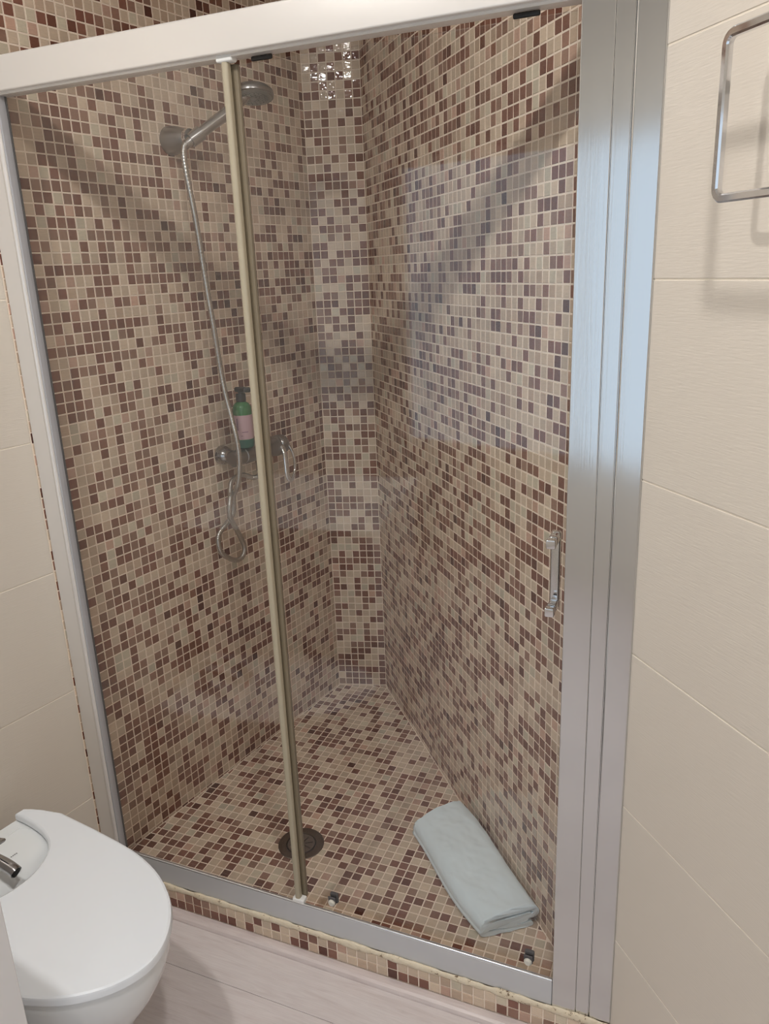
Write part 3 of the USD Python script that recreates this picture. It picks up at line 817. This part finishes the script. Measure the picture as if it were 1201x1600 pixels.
# ------------------------------------------------------------------ towel ring on the right wall
rg = thing('towel_ring', 'rectangular chrome towel ring on the beige right wall', 'towel ring')
ro = 0.060
cs_ = [(1.644, 1.527), (1.644, 1.701), (1.860, 1.701), (1.860, 1.527)]
pth = []
rad = 0.012
for k in range(4):
    p0, p1, p2 = (np.array(cs_[(k + d) % 4]) for d in (-1, 0, 1))
    d0, d1 = (p0 - p1) / np.linalg.norm(p0 - p1), (p2 - p1) / np.linalg.norm(p2 - p1)
    c = p1 + rad * (d0 + d1)
    for u in np.linspace(0, 1, 7):
        a = u * math.pi / 2
        pth.append(c - rad * (d1 * math.cos(a) + d0 * math.sin(a)))
sq = 0.0052
sect = np.array([(sq, sq * 0.6), (sq * 0.6, sq), (-sq * 0.6, sq), (-sq, sq * 0.6), (-sq, -sq * 0.6), (-sq * 0.6, -sq), (sq * 0.6, -sq), (sq, -sq * 0.6)])
obj('ring', tube([PRf(s, ro, zz) for s, zz in pth], 0.005, closed=True, sect=sect), 'chrome', rg, smooth=30)
obj('wall_mount', cat(boxR(1.732, 1.772, -0.0005, 0.010, 1.680, 1.722, 0.003), boxR(1.744, 1.760, 0.008, ro + 0.008, 1.693, 1.709, 0.003)), 'chrome', rg, smooth=40)

# ------------------------------------------------------------------ bidet with a lid
bd = thing('bidet', 'white ceramic bidet with a closed lid cut out around its tap, by the left wall', 'bidet')
S0 = 1.432
half = [(0.058, 0.150), (0.075, 0.160), (0.100, 0.170), (0.147, 0.1835), (0.24, 0.1845), (0.33, 0.1835), (0.395, 0.1790), (0.455, 0.1670), (0.505, 0.1490), (0.545, 0.1270), (0.572, 0.1060), (0.596, 0.0800), (0.613, 0.0540), (0.624, 0.0270), (0.628, 0.0)]
hs_ = np.array(half)
core = spline(hs_[3:], 60)
outer_h = np.vstack([hs_[:3], core])
cut = np.array([(0.055, 0.128), (0.080, 0.1300), (0.12, 0.1290), (0.16, 0.1240), (0.195, 0.1120), (0.225, 0.0900), (0.245, 0.0620), (0.257, 0.0310), (0.260, 0.0)])
cut = np.vstack([cut[:2], spline(cut[1:], 30)[1:]])
def mirror(h):
    return np.vstack([h, (h * [1, -1])[::-1][1:]])
lid_poly = Polygon(mirror(outer_h)).difference(Polygon(np.vstack([[(0.0, 0.128)], mirror(cut), [(0.0, -0.128)]])))
if lid_poly.geom_type != 'Polygon':
    lid_poly = max(lid_poly.geoms, key=lambda g: g.area)
lid_poly = lid_poly.simplify(0.0003)
def bfr(mesh, z):
    return frame(mesh, PLf(S0, 0, z), NL, L, Z)
obj('lid', bfr(prism(lid_poly, 0.0, 0.016, 0.0055), 0.326), 'lid_plastic', bd, smooth=35)
for o, s in ((0.12, 0.15), (0.12, -0.15), (0.50, 0.11), (0.50, -0.11)):
    obj('seat_buffer', bfr(rbox(o - 0.008, o + 0.008, s - 0.014, s + 0.014, 0.0, 0.0055, 0.002), 0.3215), 'rubber', bd, smooth=40)
# bowl: stacked outlines from the foot to the rim
def outline(k, sc_o, sc_s, o0):
    m = mirror(outer_h)
    m = np.vstack([m])
    return np.c_[o0 + (m[:, 0] - 0.058) * sc_o, m[:, 1] * sc_s]
lev = [(-0.075, 0.70, 0.64, 0.060), (-0.070, 0.71, 0.655, 0.058), (0.02, 0.73, 0.66, 0.056), (0.09, 0.79, 0.72, 0.054), (0.15, 0.86, 0.81, 0.052), (0.20, 0.925, 0.90, 0.050), (0.245, 0.968, 0.962, 0.050), (0.28, 0.990, 0.988, 0.050), (0.305, 0.996, 0.996, 0.050), (0.317, 0.993, 0.992, 0.051), (0.3215, 0.984, 0.975, 0.054)]
sec = [np.c_[outline(0, a, b, c), np.full(len(mirror(outer_h)), z)] for z, a, b, c in lev]
inner = [(0.3215, 0.82, 0.78, 0.085), (0.310, 0.80, 0.76, 0.090), (0.286, 0.78, 0.74, 0.095), (0.25, 0.70, 0.68, 0.150), (0.18, 0.48, 0.5, 0.22), (0.14, 0.2, 0.2, 0.32)]
sec += [np.c_[outline(0, a, b, c), np.full(len(mirror(outer_h)), z)] for z, a, b, c in inner]
nn_ = len(sec[0])
V = np.vstack(sec)
F = []
for i in range(len(sec) - 1):
    for j in range(nn_):
        j2 = (j + 1) % nn_
        F += [(i * nn_ + j, i * nn_ + j2, (i + 1) * nn_ + j2), (i * nn_ + j, (i + 1) * nn_ + j2, (i + 1) * nn_ + j)]
V = np.vstack([V, V[-nn_:].mean(0), V[:nn_].mean(0)])
for j in range(nn_):
    j2 = (j + 1) % nn_
    F += [((len(sec) - 1) * nn_ + j, (len(sec) - 1) * nn_ + j2, len(V) - 2), (len(V) - 1, j2, j)]
bowl = trimesh.Trimesh(V, F, process=False)
if bowl.volume < 0:
    bowl.invert()
obj('bowl', bfr(bowl, 0.0), 'ceramic', bd, smooth=45)
# tap deck: a raised flat at the back that dips towards the basin
dk = []
for o, z in ((0.048, 0.300), (0.050, 0.316), (0.058, 0.3205), (0.10, 0.3205), (0.15, 0.3200), (0.178, 0.317), (0.200, 0.307), (0.222, 0.288), (0.240, 0.262), (0.252, 0.235), (0.252, 0.20), (0.048, 0.20)):
    dk.append((o, z))
deck = trimesh.creation.extrude_polygon(Polygon(dk), 0.27, engine='earcut')
obj('tap_deck', frame(deck, PLf(S0, 0, 0) - 0.135 * L, NL, Z, L), 'ceramic', bd, smooth=40)
tp = obj('tap', cat(rod(PLf(S0, 0.112, 0.318), PLf(S0, 0.112, 0.326), 0.027, 0.026), rod(PLf(S0, 0.112, 0.322), PLf(S0, 0.112, 0.372), 0.0225, 0.0215, e=0.003),
                    tube(spline([PLf(S0, 0.118, 0.350), PLf(S0 - 0.004, 0.16, 0.362), PLf(S0 - 0.010, 0.205, 0.360), PLf(S0 - 0.014, 0.236, 0.350)], 24), 0.0125, 20)), 'chrome_worn', bd, smooth=40)
obj('tap_lever', cat(rod(PLf(S0, 0.112, 0.371), PLf(S0, 0.112, 0.388), 0.0215, 0.018, e=0.004), frame(rbox(-0.006, 0.105, -0.010, 0.010, 0, 0.008, 0.0035), PLf(S0, 0.112, 0.386), NL * 0.97 + 0.24 * Z - 0.1 * L, L, Z)), 'chrome_worn', tp, smooth=40)
obj('aerator', rod(PLf(S0 - 0.0135, 0.233, 0.3513), PLf(S0 - 0.0152, 0.2375, 0.3492), 0.0108), 'dark_slot', tp, smooth=40)
obj('maker_mark', cat(*[frame(trimesh.creation.box(bounds=[(-0.0016, k * 0.004 - 0.008, 0), (0.0016, k * 0.004 - 0.0055, 0.0003)]), PLf(1.372, 0.150, 0.3202), NL, L, Z) for k in range(4)]), 'mark_grey', bd)

# ------------------------------------------------------------------ washbasin cabinet beside the bidet
vc = thing('vanity_cabinet', 'white washbasin cabinet in front of the bidet at the lower left', 'cabinet')
vs0, vs1, vo = 1.625, 2.225, 0.585
obj('carcass', boxL(vs0 + 0.002, vs1, 0.004, vo - 0.02, ZF + 0.06, 0.70, 0.003), 'vanity_white', vc, smooth=40)
obj('plinth', boxL(vs0 + 0.02, vs1 - 0.02, 0.01, vo - 0.06, ZF, ZF + 0.062), 'vanity_white', vc)
for k in range(2):
    a = vs0 + k * (vs1 - vs0) / 2
    d = obj('door', boxL(a + 0.001, a + (vs1 - vs0) / 2 - 0.0015, vo - 0.0195, vo, ZF + 0.062, 0.695, 0.003), 'vanity_white', vc, smooth=40)
    kx = a + (vs1 - vs0) / 2 - 0.04 if k == 0 else a + 0.04
    obj('knob', rod(PLf(kx, vo - 0.001, 0.57), PLf(kx, vo + 0.022, 0.57), 0.009, 0.012, e=0.002), 'chrome', d, smooth=40)
bas = m3.Manifold.cube((vs1 - vs0 + 0.02, vo + 0.01, 0.04)).translate((vs0 - 0.01 + 0.010, 0.002, 0.701)) - m3.Manifold.sphere(1.0, 48).scale((0.22, 0.18, 0.10)).translate(((vs0 + vs1) / 2, 0.30, 0.780))
obj('basin', frame(bas, PL, L, NL, Z), 'ceramic', vc, smooth=35)
